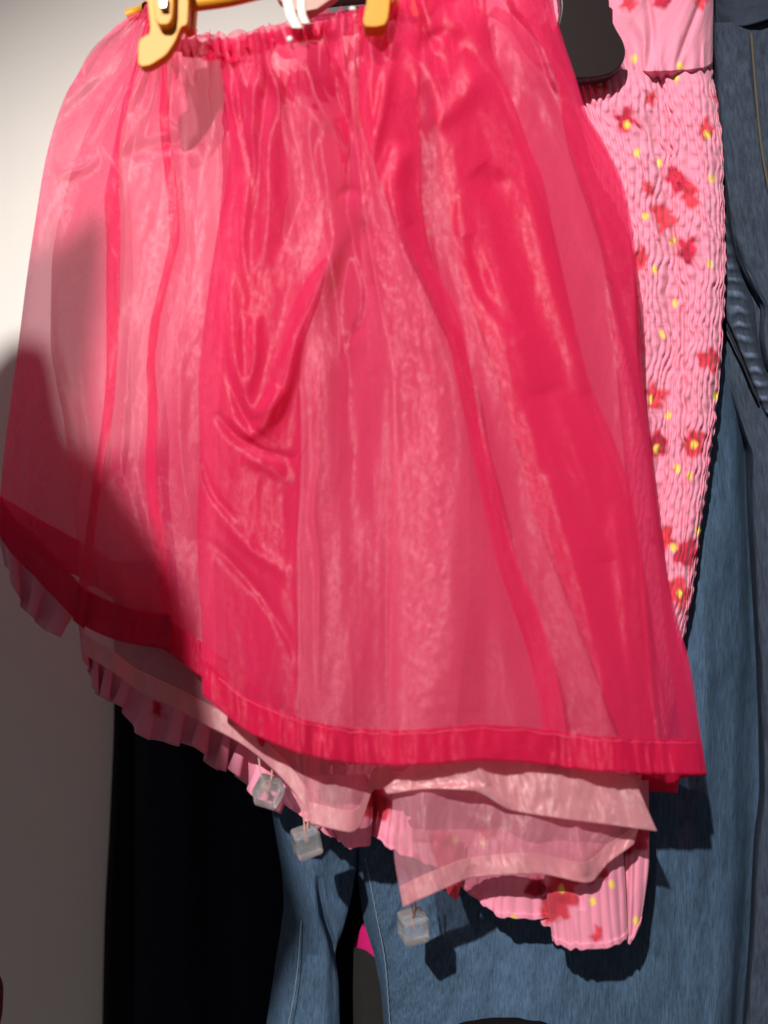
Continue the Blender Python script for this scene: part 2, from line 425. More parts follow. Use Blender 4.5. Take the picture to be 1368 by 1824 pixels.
d_, t_ = seg_dist(PX, PY, smooth_poly([(225, 700), (235, 850), (262, 980), (275, 1050)]))
YY = YY+np.exp(-(d_/18)**2)*.0010*fbm(S/9, T/16, 2, 2)
STR = [
 ([(625, 290), (640, 330), (636, 370), (650, 400)], 9, .006), ([(600, 350), (625, 340), (655, 350)], 7, -.004), ([(400, 640), (430, 730), (455, 770), (500, 800)], 6, -.004),
 ([(720, 260), (700, 330), (730, 400)], 12, .004), ([(850, 300), (880, 330), (900, 310)], 16, -.004), ([(830, 420), (870, 520), (930, 600)], 12, -.004),
 ([(660, 420), (740, 620), (790, 880), (800, 1270)], 60, .009),
 ([(960, 850), (1020, 1050), (1060, 1290)], 30, .004),
 # swag below the pinched drape
 ([(408, 470), (412, 600), (432, 700), (455, 745)], 11, .006), ([(455, 745), (480, 720), (500, 690)], 9, .005),
 ([(455, 560), (452, 640), (440, 700)], 8, .004),
 ([(660, 330), (610, 430), (560, 520), (520, 620), (495, 700), (440, 778)], 14, .008),
 ([(530, 600), (510, 690), (440, 776), (405, 735)], 8, .004),
 ([(385, 735), (420, 775), (470, 805), (530, 820)], 7, -.006),
 ([(352, 790), (375, 870), (420, 930)], 5, -.003), ([(430, 810), (480, 830), (520, 860)], 10, .004),
 ([(370, 960), (420, 1010), (480, 1080), (540, 1190)], 7, -.003), ([(380, 900), (450, 980), (525, 1030)], 9, .003),
 ([(545, 60), (560, 160), (610, 240), (640, 300)], 8, .005), ([(590, 60), (600, 170), (650, 270)], 6, -.004),
 ([(700, 60), (680, 200), (655, 300)], 8, .005), ([(655, 60), (645, 200), (652, 300)], 8, -.004),
 ([(622, 380), (634, 443), (650, 490), (655, 520), (650, 570), (617, 612)], 7, -.006),
 ([(720, 250), (705, 330), (715, 420), (760, 520), (800, 640)], 14, .005),
 ([(500, 130), (480, 250), (480, 380), (470, 480)], 10, .004), ([(525, 230), (540, 320), (500, 450)], 10, -.004),
 ([(440, 300), (430, 420), (440, 520)], 8, .003),
 ([(690, 640), (694, 830), (690, 1000), (690, 1280)], 8, -.003), ([(566, 640), (567, 827), (556, 907), (568, 1000), (565, 1250)], 4, .003),
 ([(535, 640), (540, 827), (530, 1000), (535, 1250)], 5, .002),
 ([(760, 850), (800, 1000), (815, 1200)], 16, .003),
 ([(875, 480), (905, 560), (960, 700)], 18, .004), ([(920, 300), (960, 420), (1000, 560), (1050, 700)], 16, .005),
 ([(860, 120), (800, 200), (750, 230)], 14, .004), ([(740, 100), (790, 60), (820, 90)], 10, -.004),
 ([(990, 700), (1040, 850), (1080, 1000)], 16, .004), ([(1090, 900), (1110, 1050), (1130, 1250)], 9, .003),
 # left panel
 ([(80, 250), (150, 180), (240, 110)], 12, -.005), ([(100, 310), (140, 300), (190, 270)], 9, .004),
 ([(200, 290), (240, 270), (300, 260), (360, 250)], 12, -.005), ([(90, 480), (92, 600), (120, 690), (160, 750)], 6, -.003),
 ([(110, 640), (130, 760), (150, 900)], 9, .004), ([(235, 560), (225, 700), (215, 850)], 7, .003),
 ([(210, 800), (250, 950), (265, 1040)], 9, .004), ([(315, 600), (320, 800), (345, 960)], 8, .004),
 ([(60, 640), (40, 760), (30, 900)], 8, .004), ([(190, 960), (215, 1060), (245, 1090)], 9, .004), ([(130, 560), (150, 700), (160, 850), (150, 1050)], 9, -.003),
]
YY = YY+ridge(PX, PY, [(a_, w_*1.4, h_*.8) for a_, w_, h_ in STR])
hm = np.clip((T-T.max()+66)/8, 0, 1)
YY = YY+hm*(.0009*vnoise(S/11, T/60, 3)+.0005*vnoise(S/5, T/40, 6)); PY = PY+hm*1.3*vnoise(S/16, T*0, 2)
V = world(PX, PY, YY); UV = np.stack([S*.00036, T*.00036], -1)
o = link('outer_layer', grid_mesh('outer_layer', V, UV), M_hot, skirt)
r0 = V.shape[1]-nh-1
Vh = strip_thick(V[:, r0:], .0007); Th = UV[:, r0:]
UVh = np.concatenate([Th, Th[:, ::-1], Th[:, :1]], 1)
o = link('hem_band', grid_mesh('hem_band', Vh, UVh), M_hem, skirt)

M_thread = plain('pink_thread', (.90, .07, .20), .6, .4, .1, 400)
i0 = int(np.argmin(np.abs(V[:, r0, 0]-P(361, 0, .51).x)+10*np.abs(V[:, r0, 1]-.507))); i1 = int(np.argmax(V[:, r0, 0]))
sp0 = V[i0+2:i1-4:4, r0+1].copy(); sp0[:, 1] -= .0011
sp0[:, 2] += .00035*np.sin(np.arange(len(sp0))*1.9)
tube('hem_stitching', sp0, .0002, M_thread, skirt, 6, 700)

# gathered elastic waist casing
wp = [(262, 10), (330, 66), (400, 74), (460, 60), (520, 44), (580, 36), (640, 22), (700, 0), (800, -30), (975, -62)]
wk = np.linspace(0, 1, len(wp)); n = 700
q = pchip(wk, np.array(wp, float), np.linspace(0, 1, n))
vv = np.linspace(0, 1, 14)
s = np.linspace(0, 1, n)*900
WX = q[:, :1]+6*np.sin(s/4.1)[:, None]*vv+4*vnoise(s[:, None]/9, vv*2, 2)
WYp = q[:, 1:]+vv*34+(5*vnoise(s/8, s*0, 4)+4*vnoise(s/19, s*0, 1))[:, None]*(1-vv)+4*vnoise(s[:, None]/12, vv*3, 5)
WZ = .502+.014*(np.abs(s-330)/570)[:, None]+.0045*np.sin(s/3.9+2*vnoise(s/30, s*0, 6))[:, None]*(.6+.4*vv)+.003*vnoise(s[:, None]/11, vv*3, 7)
o = link('waistband', grid_mesh('waistband', world(WX, WYp, WZ), np.stack([s[:, None]*.0006+vv*0, vv*.012+s[:, None]*0], -1)), M_hem, skirt)

# pale inner organza layer
IN = [
 ([(270, 60), (170, 200), (115, 350), (92, 480), (90, 600), (115, 760), (135, 950), (150, 1165)], .560),
 ([(280, 60), (240, 250), (200, 450), (180, 650), (190, 900), (205, 1200)], .553),
 ([(300, 60), (290, 250), (265, 450), (240, 650), (240, 900), (258, 1238)], .556),
 ([(310, 60), (330, 250), (330, 450), (310, 650), (305, 900), (312, 1262)], .550),
 ([(330, 60), (370, 250), (380, 500), (385, 800), (380, 1100), (372, 1294)], .546),
 ([(380, 70), (420, 300), (430, 600), (430, 900), (432, 1326)], .544),
 ([(420, 70), (470, 300), (500, 600), (505, 1000), (508, 1392)], .534),
 ([(480, 60), (540, 300), (571, 600), (570, 800), (560, 900), (570, 1100), (568, 1472)], .534),
 ([(450, 60), (505, 300), (534, 600), (535, 800), (530, 1000), (533, 1200), (552, 1466)], .529),
 ([(520, 60), (560, 300), (600, 600), (618, 1000), (625, 1300), (625, 1482)], .526),
 ([(570, 50), (610, 400), (627, 683), (636, 827), (640, 993), (642, 1200), (640, 1474)], .530),
 ([(590, 50), (640, 400), (660, 683), (665, 827), (670, 993), (672, 1200), (668, 1405)], .534),
 ([(690, 50), (712, 330), (740, 456), (795, 600), (820, 700), (838, 830), (838, 1000), (822, 1200), (800, 1414)], .532),
 ([(610, 50), (650, 400), (678, 560), (697, 660), (700, 827), (695, 993), (692, 1290), (694, 1412)], .527),
 ([(680, 20), (760, 300), (830, 600), (880, 900), (900, 1200), (900, 1418)], .524),
 ([(780, 0), (880, 300), (960, 600), (1010, 900), (1040, 1200), (1045, 1440)], .530),
 ([(900, -30), (1000, 200), (1080, 500), (1110, 800), (1135, 1100), (1150, 1300), (1140, 1400)], .536),
]
PX, PY, YY, S, T, nh = network(IN, 3.6, 4, hem=38)
YY = YY+.006*fbm(S/75, T/450, 2, 2)*np.clip(T/200, .1, 1)+.0008*fbm(S/30, T/160, 3, 2)
V = world(PX, PY, YY); UV = np.stack([S*.00036, T*.00036], -1)
o = link('inner_layer', grid_mesh('inner_layer', V, UV), M_pale, skirt); o['label'] = 'pale pink sheer inner layer'
r0 = V.shape[1]-nh-1
Vh = strip_thick(V[:, r0:], .0006); Th = UV[:, r0:]
o = link('inner_hem', grid_mesh('inner_hem', Vh, np.concatenate([Th, Th[:, ::-1], Th[:, :1]], 1)), M_palehem, skirt); o['label'] = 'pale pink doubled hem of the inner layer'

# flap of the inner layer, turned and hanging below the hot pink hem
FL = [
 ([(700, 1395), (699, 1450), (702, 1520), (718, 1616)], .520),
 ([(760, 1395), (756, 1450), (760, 1520), (775, 1590)], .514),
 ([(850, 1400), (845, 1450), (848, 1520), (850, 1562)], .520),
 ([(950, 1410), (945, 1460), (940, 1510), (955, 1556)], .514),
 ([(1030, 1430), (1032, 1480), (1035, 1520), (1046, 1572)], .518),
 ([(1100, 1440), (1095, 1470), (1090, 1500), (1085, 1535)], .526),
 ([(1140, 1430), (1140, 1450), (1138, 1470), (1128, 1504)], .530),
]
PX, PY, YY, S, T, nh = network(FL, 2.6, 2.6, hem=36)
YY = YY+.003*fbm(S/50, T/80, 2)+.0012*fbm(S/18, T/40, 3)+ridge(PX, PY, [([(1025, 1460), (1035, 1520), (1044, 1560)], 9, .006), ([(760, 1400), (755, 1500)], 18, .004)])
V = world(PX, PY, YY); UV = np.stack([S*.00036, T*.00036], -1)
o = link('flap', grid_mesh('flap', V, UV), M_pale, skirt); o['label'] = 'pale pink sheer flap hanging below the hem'
r0 = V.shape[1]-nh-1
Vh = strip_thick(V[:, r0:], .0006); Th = UV[:, r0:]
o = link('flap_hem', grid_mesh('flap_hem', Vh, np.concatenate([Th, Th[:, ::-1], Th[:, :1]], 1)), M_palehem, skirt)
FB = [
 ([(684, 1404), (686, 1408), (690, 1414)], .514),
 ([(760, 1352), (762, 1380), (765, 1404)], .510),
 ([(835, 1345), (838, 1375), (842, 1408)], .504),
 ([(890, 1352), (900, 1395), (910, 1442)], .510),
 ([(980, 1360), (985, 1400), (990, 1456)], .506),
 ([(1060, 1370), (1070, 1415), (1080, 1468)], .510),
 ([(1130, 1388), (1150, 1435), (1170, 1480)], .512),
]
PX, PY, YY, S, T, nh = network(FB, 2.6, 2.6)
YY = YY+.0022*fbm(S/40, T/60, 5)+.001*fbm(S/14, T/30, 6)+ridge(PX, PY, [([(845, 1350), (870, 1400)], 8, .004), ([(690, 1412), (850, 1402), (910, 1438)], 8, .003)])
V = world(PX, PY, YY)
Vh = strip_thick(V, .0007); Th = np.stack([S*.00036, T*.00036], -1)
o = link('folded_hem', grid_mesh('folded_hem', Vh, np.concatenate([Th, Th[:, ::-1], Th[:, :1]], 1)), M_palehem, skirt); o['label'] = 'pale pink folded hem band'

TRI = [([(452, 1290), (455, 1305), (458, 1318)], .538), ([(475, 1290), (480, 1325), (484, 1357)], .534), ([(505, 1290), (502, 1308), (498, 1326)], .538)]
PX, PY, YY, S, T, nh = network(TRI, 2, 2)
Vh = strip_thick(world(PX, PY, YY), .0007); Th = np.stack([S*.00036, T*.00036], -1)
o = link('hem_corner', grid_mesh('hem_corner', Vh, np.concatenate([Th, Th[:, ::-1], Th[:, :1]], 1)), M_hem, skirt)

# ------------------------------------------------------------------ floral smocked garment
PINK = np.array([.78, .27, .385])
RED = np.array([.62, .045, .075]); YEL = np.array([.85, .62, .10]); DRED = np.array([.50, .02, .06])
flowers = [(1115, 215, 20), (1165, 175, 13), (1260, 230, 17), (1205, 322, 22), (1228, 350, 20), (1180, 385, 24), (1225, 445, 22), (1260, 640, 22), (1165, 705, 22), (1170, 790, 22), (1235, 790, 22), (1180, 960, 22), (1225, 985, 24), (1210, 1055, 26), (1140, 460, 18), (1070, 150, 14), (1155, 335, 13), (1120, 3, 14), (1180, 0, 16), (1250, 2, 14), (1008, 60, 22), (1278, 175, 10),
 (1000, 1585, 34), (985, 1618, 24), (955, 1580, 18), (790, 1505, 30), (668, 1432, 26), (1130, 1490, 30), (1060, 1545, 26), (1062, 1665, 14), (870, 1470, 24), (880, 310, 44), (720, 560, 30), (820, 760, 34), (600, 900, 34), (980, 820, 30), (700, 1100, 34), (900, 1150, 30), (560, 1250, 30), (1060, 500, 24), (480, 560, 34), (540, 700, 28), (1040, 1250, 30)]
dots = [(1130, 105), (1212, 118), (1206, 140), (1135, 272), (1175, 290), (1268, 318), (1150, 385), (1197, 430), (1167, 480), (1265, 470), (1202, 540), (1178, 595), (1275, 705), (1190, 740), (1205, 835), (1230, 848), (1243, 945), (1200, 975), (1070, 145), (1117, 222), (1260, 240), (1169, 800), (1236, 792), (1210, 1058), (1160, 712), (1055, 1605), (1090, 1575), (1132, 1640), (812, 1497), (1000, 1582), (915, 1636), (640, 1440), (760, 1560), (860, 1500)]
def print_cols(PX, PY, base=PINK, fl=flowers, dt=dots, sc=1.0):
    col = np.tile(base, PX.shape+(1,)).astype(float)
    X = PX+5*vnoise(PX/13, PY/18, 1)+6*vnoise(PX/22, PY/22, 6); Yv = PY+6*vnoise(PX/12, PY/16, 2)
    for i, (cx, cy_, r) in enumerate(fl):
        d = np.hypot(X-cx, (Yv-cy_)*.85); a = np.arctan2(Yv-cy_, X-cx)
        rr = r*sc*(.84+.13*np.cos(5*a+i))
        m = np.clip((rr*1.03-d)/8+.5, 0, 1)[..., None]
        c = RED if i % 3 else DRED
        c = c*(1+.35*vnoise(PX/20, PY/20, 4))[..., None]
        col = col*(1-m)+np.clip(c, 0, 1)*m
    for cx, cy_ in dt:
        d = np.hypot((PX-cx)+2*vnoise(PX/6, PY/6, 5), (PY-cy_)*.62)
        m = np.clip((5.5-d)/4+.3, 0, 1)[..., None]
        col = col*(1-m)+YEL*m
    return col

floral = empty('floral_dress', P(1150, 40, .575), 'pink smocked dress printed with red flowers and yellow dots, behind the hot pink skirt', 'dress')
RE = [(1266, -40), (1265, 60), (1268, 130), (1280, 200), (1290, 330), (1292, 430), (1290, 550), (1283, 650), (1272, 760), (1262, 850), (1248, 950), (1235, 1050), (1215, 1150), (1190, 1300), (1155, 1400)]
# smooth bodice panel at the top
BP = [
 ([(940, -60), (960, 60), (965, 150)], .595), ([(1040, -60), (1050, 60), (1060, 150)], .588),
 ([(1092, -60), (1090, 20), (1115, 90), (1120, 152)], .577), ([(1150, -60), (1155, 40), (1160, 154)], .570),
 ([(1215, -60), (1212, 40), (1205, 152)], .569), ([(1255, -60), (1254, 60), (1255, 146)], .575), ([(1272, -60), (1270, 60), (1269, 136)], .590), ([(1262, -60), (1262, 60), (1262, 136)], .605)]
PX, PY, YY, S, T, nh = network(BP, 1.8, 1.8)
YY = YY+.011*np.clip((T-182)/16, 0, 1)+.003*fbm(S/40+T/90, T/200, 2)+np.clip((T-110)/100, 0, 1)*.002*np.sin(S/4.3+vnoise(S/20, T/40)*2)+ridge(PX, PY, [([(1150, -20), (1160, 60), (1152, 140)], 7, -.006), ([(1260, -30), (1230, 50), (1200, 130)], 5, -.004), ([(1120, 10), (1150, 70), (1160, 130)], 12, .003)])
o = link('bodice', grid_mesh('bodice', world(PX, PY, YY), np.stack([S*.0004, T*.0004], -1), print_cols(PX, PY)), M_print, floral)
# smocked body
def curve_x(f, y0, y1, n=12):
    ys = np.linspace(y0, y1, n); return [(f(y), y) for y in ys]
rx = lambda y: float(pchip([p[1] for p in RE], np.array([p[0] for p in RE], float), [max(y, -40)])[0])
SMC = [([(400, 110), (390, 600), (400, 1000), (415, 1250), (440, 1400)], .598),
       ([(620, 60), (600, 600), (600, 1000), (620, 1405)], .588),
       ([(830, -30), (830, 600), (840, 1000), (850, 1405)], .582)]
for f, Yd in ((.0, .580), (.25, .573), (.48, .571), (.62, .577), (.66, .5795), (.70, .576), (.88, .573), (.97, .581), (1.0, .592)):
    SMC.append((curve_x(lambda y, f=f: rx(y)-(1-f)*(285-.04*y), 124 if f else -60, 1400), Yd))
SMC.append((curve_x(lambda y: rx(y)-12, 124, 1400), .606))
PX, PY, YY, S, T, nh = network(SMC, 1.7, 2.0)
row = 27.0
st = np.abs(((T/row) % 1)-.5)*2                                   # 1 on a stitch row, 0 between
rw = np.floor(T/row)
shift = vnoise(rw*3.7+.5, rw*1.3, 2)*3.0
wob = S/11.5+1.0*fbm(S/50, T/85, 3, 2)+.22*vnoise(S/13, T/30, 4)
pk = np.abs(np.sin(np.pi*wob))**.8
amp = .0027*(1+.20*np.sin(2*np.pi*T/row+np.pi*(np.floor(wob) % 2)))*(1+.45*vnoise(S/22, T/34, 6))
YY = YY-amp*pk*np.clip((PY-128)/30, .15, 1)+.0003*st**4
PX2 = PX+1.6*np.sin(2*np.pi*(T/row))*np.clip(1-np.abs(S-S.max()+8)/60, 0, 1)-2.4*vnoise(S/16, T/22, 5)
YY = YY+ridge(PX, PY, [([(1165, 250), (1195, 400), (1212, 520), (1217, 700), (1217, 900), (1212, 1030)], 4, -.0055), ([(1150, 160), (1170, 250), (1190, 360)], 6, -.003)], True)
o = link('smocked_body', grid_mesh('smocked_body', world(PX2, PY, YY), np.stack([S*.0004, T*.0004], -1), print_cols(PX, PY)), M_print, floral)
# ribbed flounce at the bottom
FR = [
 ([(470, 1370), (480, 1400), (500, 1430)], .576),
 ([(530, 1380), (545, 1430), (556, 1468)], .566),
 ([(575, 1380), (585, 1440), (600, 1496)], .572),
 ([(610, 1380), (620, 1440), (625, 1510)], .558),
 ([(650, 1380), (664, 1440), (660, 1502)], .556),
 ([(652, 1380), (658, 1440), (655, 1480)], .570),
 ([(700, 1380), (695, 1440), (690, 1508)], .560),
 ([(790, 1380), (790, 1480), (800, 1560)], .568),
 ([(850, 1380), (850, 1500), (846, 1600)], .560),
 ([(900, 1380), (905, 1520), (900, 1634)], .554),
 ([(960, 1390), (965, 1520), (985, 1636)], .560),
 ([(960, 1390), (945, 1520), (960, 1612)], .572),
 ([(950, 1390), (942, 1520), (962, 1640)], .562),
 ([(970, 1390), (965, 1520), (992, 1662)], .556),
 ([(985, 1390), (968, 1520), (984, 1672)], .552),
 ([(1010, 1390), (1010, 1520), (1020, 1690)], .540),
 ([(1050, 1390), (1060, 1520), (1080, 1688)], .538),
 ([(1100, 1390), (1110, 1520), (1118, 1664)], .548),
 ([(1105, 1390), (1106, 1520), (1102, 1640)], .562),
 ([(1125, 1390), (1128, 1520), (1122, 1680)], .552),
 ([(1155, 1390), (1156, 1520), (1142, 1640)], .558),
 ([(1140, 1390), (1140, 1520), (1132, 1630)], .578),
]
PX, PY, YY, S, T, nh = network(FR, 1.5, 2.0)
YY = YY-.0013*np.abs(np.sin(S/5.2+.6*vnoise(S/30, T/60, 1)))+.0022*fbm(S/34, T/90, 2)+ridge(PX, PY, [([(1020, 1480), (1028, 1560), (1035, 1620)], 6, -.004)])
YY = np.where(T > T.max()-8, YY-.001, YY)
PY = PY+np.clip((T-T.max()+30)/30, 0, 1)*3*vnoise(S/9, T*0, 3)
o = link('flounce', grid_mesh('flounce', strip_thick(world(PX, PY, YY), .0005), None, None), M_print, floral)
me = o.data; nu = PX.shape[0]; nvv = PX.shape[1]
cols = print_cols(PX, PY); cc = np.concatenate([cols, cols[:, ::-1], cols[:, :1]], 1)
ca = me.color_attributes.new('print', 'FLOAT_COLOR', 'POINT'); qq = np.ones((cc.shape[0]*cc.shape[1], 4), np.float32); qq[:, :3] = cc.reshape(-1, 3); ca.data.foreach_set('color', qq.reshape(-1))
# little printed piece showing in front of the shade below the flap
FR2 = [([(770, 1500), (785, 1560), (798, 1592)], .552), ([(800, 1500), (806, 1560), (812, 1604)], .547), ([(830, 1500), (826, 1550), (818, 1590)], .553)]
PX, PY, YY, S, T, nh = network(FR2, 2, 2)
o = link('ruffle', grid_mesh('ruffle', world(PX, PY, YY+.002*np.sin(S/7)), np.stack([S*.0004, T*.0004], -1), print_cols(PX, PY, RED*1.1)), M_print, floral)

# ruffled edge at lower left: pleated loops
def ruffle(top, bot, n_loops, Y0, amp, seed, name='ruffle', fl=()):
    n = n_loops*36; t = np.linspace(0, 1, n)
    kt = np.linspace(0, 1, len(top)); kb = np.linspace(0, 1, len(bot))
    A = pchip(kt, np.array(top, float), t); B = pchip(kb, np.array(bot, float), t)
    d = np.gradient(A, axis=0); d /= np.linalg.norm(d, axis=1)[:, None]
    vv = np.linspace(0, 1, 20)
    ph = 2*np.pi*n_loops*t+1.3*vnoise(t*n_loops*.7, t*0, seed)
    Wd = vv[None, :]**.8
    a2 = (1+.5*vnoise(t*n_loops*.9, t*0+3, seed+1))[:, None]
    X = A[:, :1]+(B-A)[:, :1]*vv+(d[:, :1]*amp*.7*np.sin(2*ph)[:, None])*Wd*a2
    Y_ = A[:, 1:]+(B-A)[:, 1:]*vv*(1+.22*vnoise(t*n_loops*1.1, t*0+8, seed+2)[:, None])+(d[:, 1:]*amp*.45*np.sin(2*ph)[:, None])*Wd*a2
    Z = Y0+K*.55*amp*1.5*np.cos(ph)[:, None]*Wd*a2
    col = print_cols(X, Y_, fl=list(fl), dt=[])
    Vw = strip_thick(world(X, Y_, Z), .0005)
    c3 = np.concatenate([col, col[:, ::-1], col[:, :1]], 1)
    return link(name, grid_mesh(name, Vw, None, c3), M_print, floral)
ruffle([(-4, 940), (45, 985), (95, 1040), (135, 1090)], [(10, 1022), (42, 1078), (66, 1116), (112, 1130)], 3, .572, 13, 1)
ruffle([(140, 1105), (175, 1150), (240, 1190), (320, 1230), (400, 1290), (460, 1345), (525, 1400)],
       [(146, 1165), (172, 1232), (212, 1268), (300, 1326), (385, 1356), (440, 1412), (502, 1452)], 11, .578, 14, 3, fl=[(282, 1262, 12)])

# ------------------------------------------------------------------ jeans
JB = np.array([.044, .078, .128]); JD = np.array([.029, .039, .058])
def jcol(PX, PY, base, fades=(), dark=()):
    c = np.tile(base, PX.shape+(1,)).astype(float)
    for pts, wd, g_ in fades:
        d, t = seg_dist(PX, PY, smooth_poly(pts)); c = c*(1+g_*np.exp(-(d/wd)**2))[..., None]
    return c
jeans = empty('blue_jeans', P(1100, 300, .66), 'mid blue denim jeans hanging behind the floral dress, their legs filling the lower right', 'jeans')
JM = [
 ([(618, 1380), (634, 1540), (648, 1640), (667, 1705), (680, 1780), (688, 1900)], .645),
 ([(622, 1380), (650, 1530), (668, 1620), (686, 1720), (696, 1824), (700, 1900)], .626),
 ([(760, 1000), (780, 1500), (800, 1900)], .610),
 ([(900, 600), (920, 1200), (920, 1900)], .606),
 ([(1050, 300), (1080, 1100), (1080, 1900)], .609),
 ([(1180, 100), (1210, 700), (1220, 1300), (1210, 1900)], .611),
 ([(1262, 100), (1290, 500), (1310, 900), (1305, 1400), (1290, 1900)], .626),
 ([(1285, 100), (1312, 500), (1336, 850), (1348, 1200), (1338, 1550), (1318, 1824), (1312, 1900)], .652),
 ([(1420, -80), (1430, 500), (1450, 850), (1460, 1200), (1450, 1550), (1440, 1824), (1430, 1900)], .672),
]
PX, PY, YY, S, T, nh = network(JM, 3.5, 5)
YY = YY+.006*fbm(S/90, T/300, 3)+.0016*fbm(S/26, T/70, 4)+ridge(PX, PY, [([(800, 1650), (860, 1750), (870, 1824)], 25, .003), ([(1180, 1500), (1150, 1700)], 25, .004), ([(1240, 900), (1260, 1200), (1240, 1500)], 14, .004)])
o = link('leg', grid_mesh('leg', world(PX, PY, YY), np.stack([S*.00045, T*.00045], -1), jcol(PX, PY, JB*1.12, [([(930, 1650), (920, 1824)], 90, .25)])), M_denim, jeans)
KL = [
 ([(470, 1380), (490, 1480), (505, 1600), (490, 1720), (462, 1900)], .645),
 ([(492, 1380), (512, 1500), (530, 1600), (515, 1740), (500, 1900)], .630),
 ([(560, 1380), (566, 1500), (572, 1600), (580, 1680), (570, 1900)], .625),
 ([(590, 1380), (600, 1500), (592, 1600), (592, 1680), (596, 1900)], .630),
 ([(630, 1380), (638, 1500), (632, 1565), (613, 1650), (598, 1700), (604, 1760), (606, 1900)], .636),
 ([(622, 1380), (632, 1500), (625, 1565), (606, 1650), (592, 1700), (598, 1760), (600, 1900)], .660)]
PX, PY, YY, S, T, nh = network(KL, 2.5, 3)
YY = YY+.004*fbm(S/60, T/200, 5)+ridge(PX, PY, [([(566, 1560), (574, 1620), (592, 1680), (602, 1730)], 5, -.010), ([(545, 1500), (560, 1600), (560, 1700)], 14, .005)])
o = link('leg', grid_mesh('leg', world(PX, PY, YY), np.stack([S*.00045, T*.00045], -1), jcol(PX, PY, JB*1.15)), M_denim, jeans)
for pts, Yc in (([(650, 1528), (668, 1620), (686, 1720), (694, 1824)], .6245), ([(536, 1640), (530, 1720), (522, 1780), (512, 1830)], .6250)):
    pw_ = smooth_poly(pts, 40)
    tube('seam', [P(x+1.0*((i % 2)), y, Yc-.0015) for i, (x, y) in enumerate(pw_)], .00035, M_stitch, jeans, 6, 90)

djeans = empty('dark_jeans', P(1340, 60, .61), 'dark blue jeans at the right edge, with pale worn creases down the thigh', 'jeans')
DJ = [
 ([(1262, -60), (1270, 300), (1278, 560), (1286, 674), (1300, 723), (1316, 770), (1327, 811), (1330, 893), (1336, 1000), (1347, 1200), (1352, 1400), (1342, 1500), (1335, 1650), (1322, 1824), (1316, 1900)], .646),
 ([(1272, -60), (1280, 300), (1288, 560), (1298, 674), (1312, 723), (1328, 770), (1339, 811), (1342, 893), (1348, 1000), (1358, 1200), (1362, 1400), (1352, 1500), (1345, 1650), (1332, 1824), (1326, 1900)], .624),
 ([(1320, -60), (1335, 100), (1340, 400), (1350, 600), (1375, 900), (1400, 1300), (1390, 1900)], .616),
 ([(1400, -60), (1410, 400), (1440, 900), (1450, 1900)], .604),
 ([(1500, -60), (1510, 400), (1530, 900), (1530, 1900)], .612),
 ([(1560, -60), (1570, 400), (1590, 900), (1590, 1900)], .640),
]
PX, PY, YY, S, T, nh = network(DJ, 2.5, 4)
YY = YY+.003*fbm(S/45, T/120, 3)+.001*fbm(S/15, T/40, 2)+ridge(PX, PY, [([(1290, 40), (1320, 50), (1368, 25)], 6, -.006), ([(1330, 60), (1345, 200), (1362, 330)], 5, .0025), ([(1300, 760), (1345, 1000)], 12, .003)])
o = link('leg', grid_mesh('leg', world(PX, PY, YY), np.stack([S*.00045, T*.00045], -1), jcol(PX, PY, JD*1.25)), M_denim, djeans)
# waistband and belt loop piece
WB = [([(1250, -60), (1262, -20), (1278, 44)], .614), ([(1300, -60), (1310, -10), (1316, 48)], .598), ([(1400, -60), (1404, -20), (1408, 26)], .591), ([(1500, -60), (1502, -20), (1504, 20)], .598)]
PX, PY, YY, S, T, nh = network(WB, 3, 3)
o = link('waistband', grid_mesh('waistband', strip_thick(world(PX, PY, YY+.001*fbm(S/20, T/20)), .0012), None, np.tile(JD, (PX.shape[0], PX.shape[1]*2+1, 1))), M_denim, djeans)
tube('seam', [P(x, y, .5955) for x, y in [(1338, 60), (1345, 150), (1356, 260), (1368, 330), (1385, 420)]], .0009, plain('ochre_thread', (.10, .085, .055), .8, .2, .1), djeans, 6, 40)
HP = [
 ([(1262, 40), (1275, 250), (1288, 350), (1297, 414), (1314, 477), (1338, 523), (1351, 553), (1350, 597), (1358, 641), (1368, 668), (1400, 720)], .618),
 ([(1276, 40), (1292, 250), (1302, 350), (1310, 414), (1328, 477), (1350, 523), (1363, 553), (1364, 597), (1372, 641), (1384, 668), (1415, 715)], .603),
 ([(1320, 40), (1340, 250), (1355, 400), (1385, 550), (1430, 700)], .598),
 ([(1420, 40), (1430, 350), (1450, 690)], .598), ([(1530, 40), (1530, 680)], .610)]
PX, PY, YY, S, T, nh = network(HP, 2.5, 3)
YY = YY+.003*fbm(S/35, T/90, 3)+.001*fbm(S/15, T/40, 2)+ridge(PX, PY, [([(1330, 60), (1342, 200), (1362, 330)], 5, .0025), ([(1300, 200), (1325, 360), (1350, 480)], 9, .003)])
o = link('hip_panel', grid_mesh('hip_panel', world(PX, PY, YY), np.stack([S*.00045, T*.00045], -1), jcol(PX, PY, JD*1.25)), M_denim, djeans)
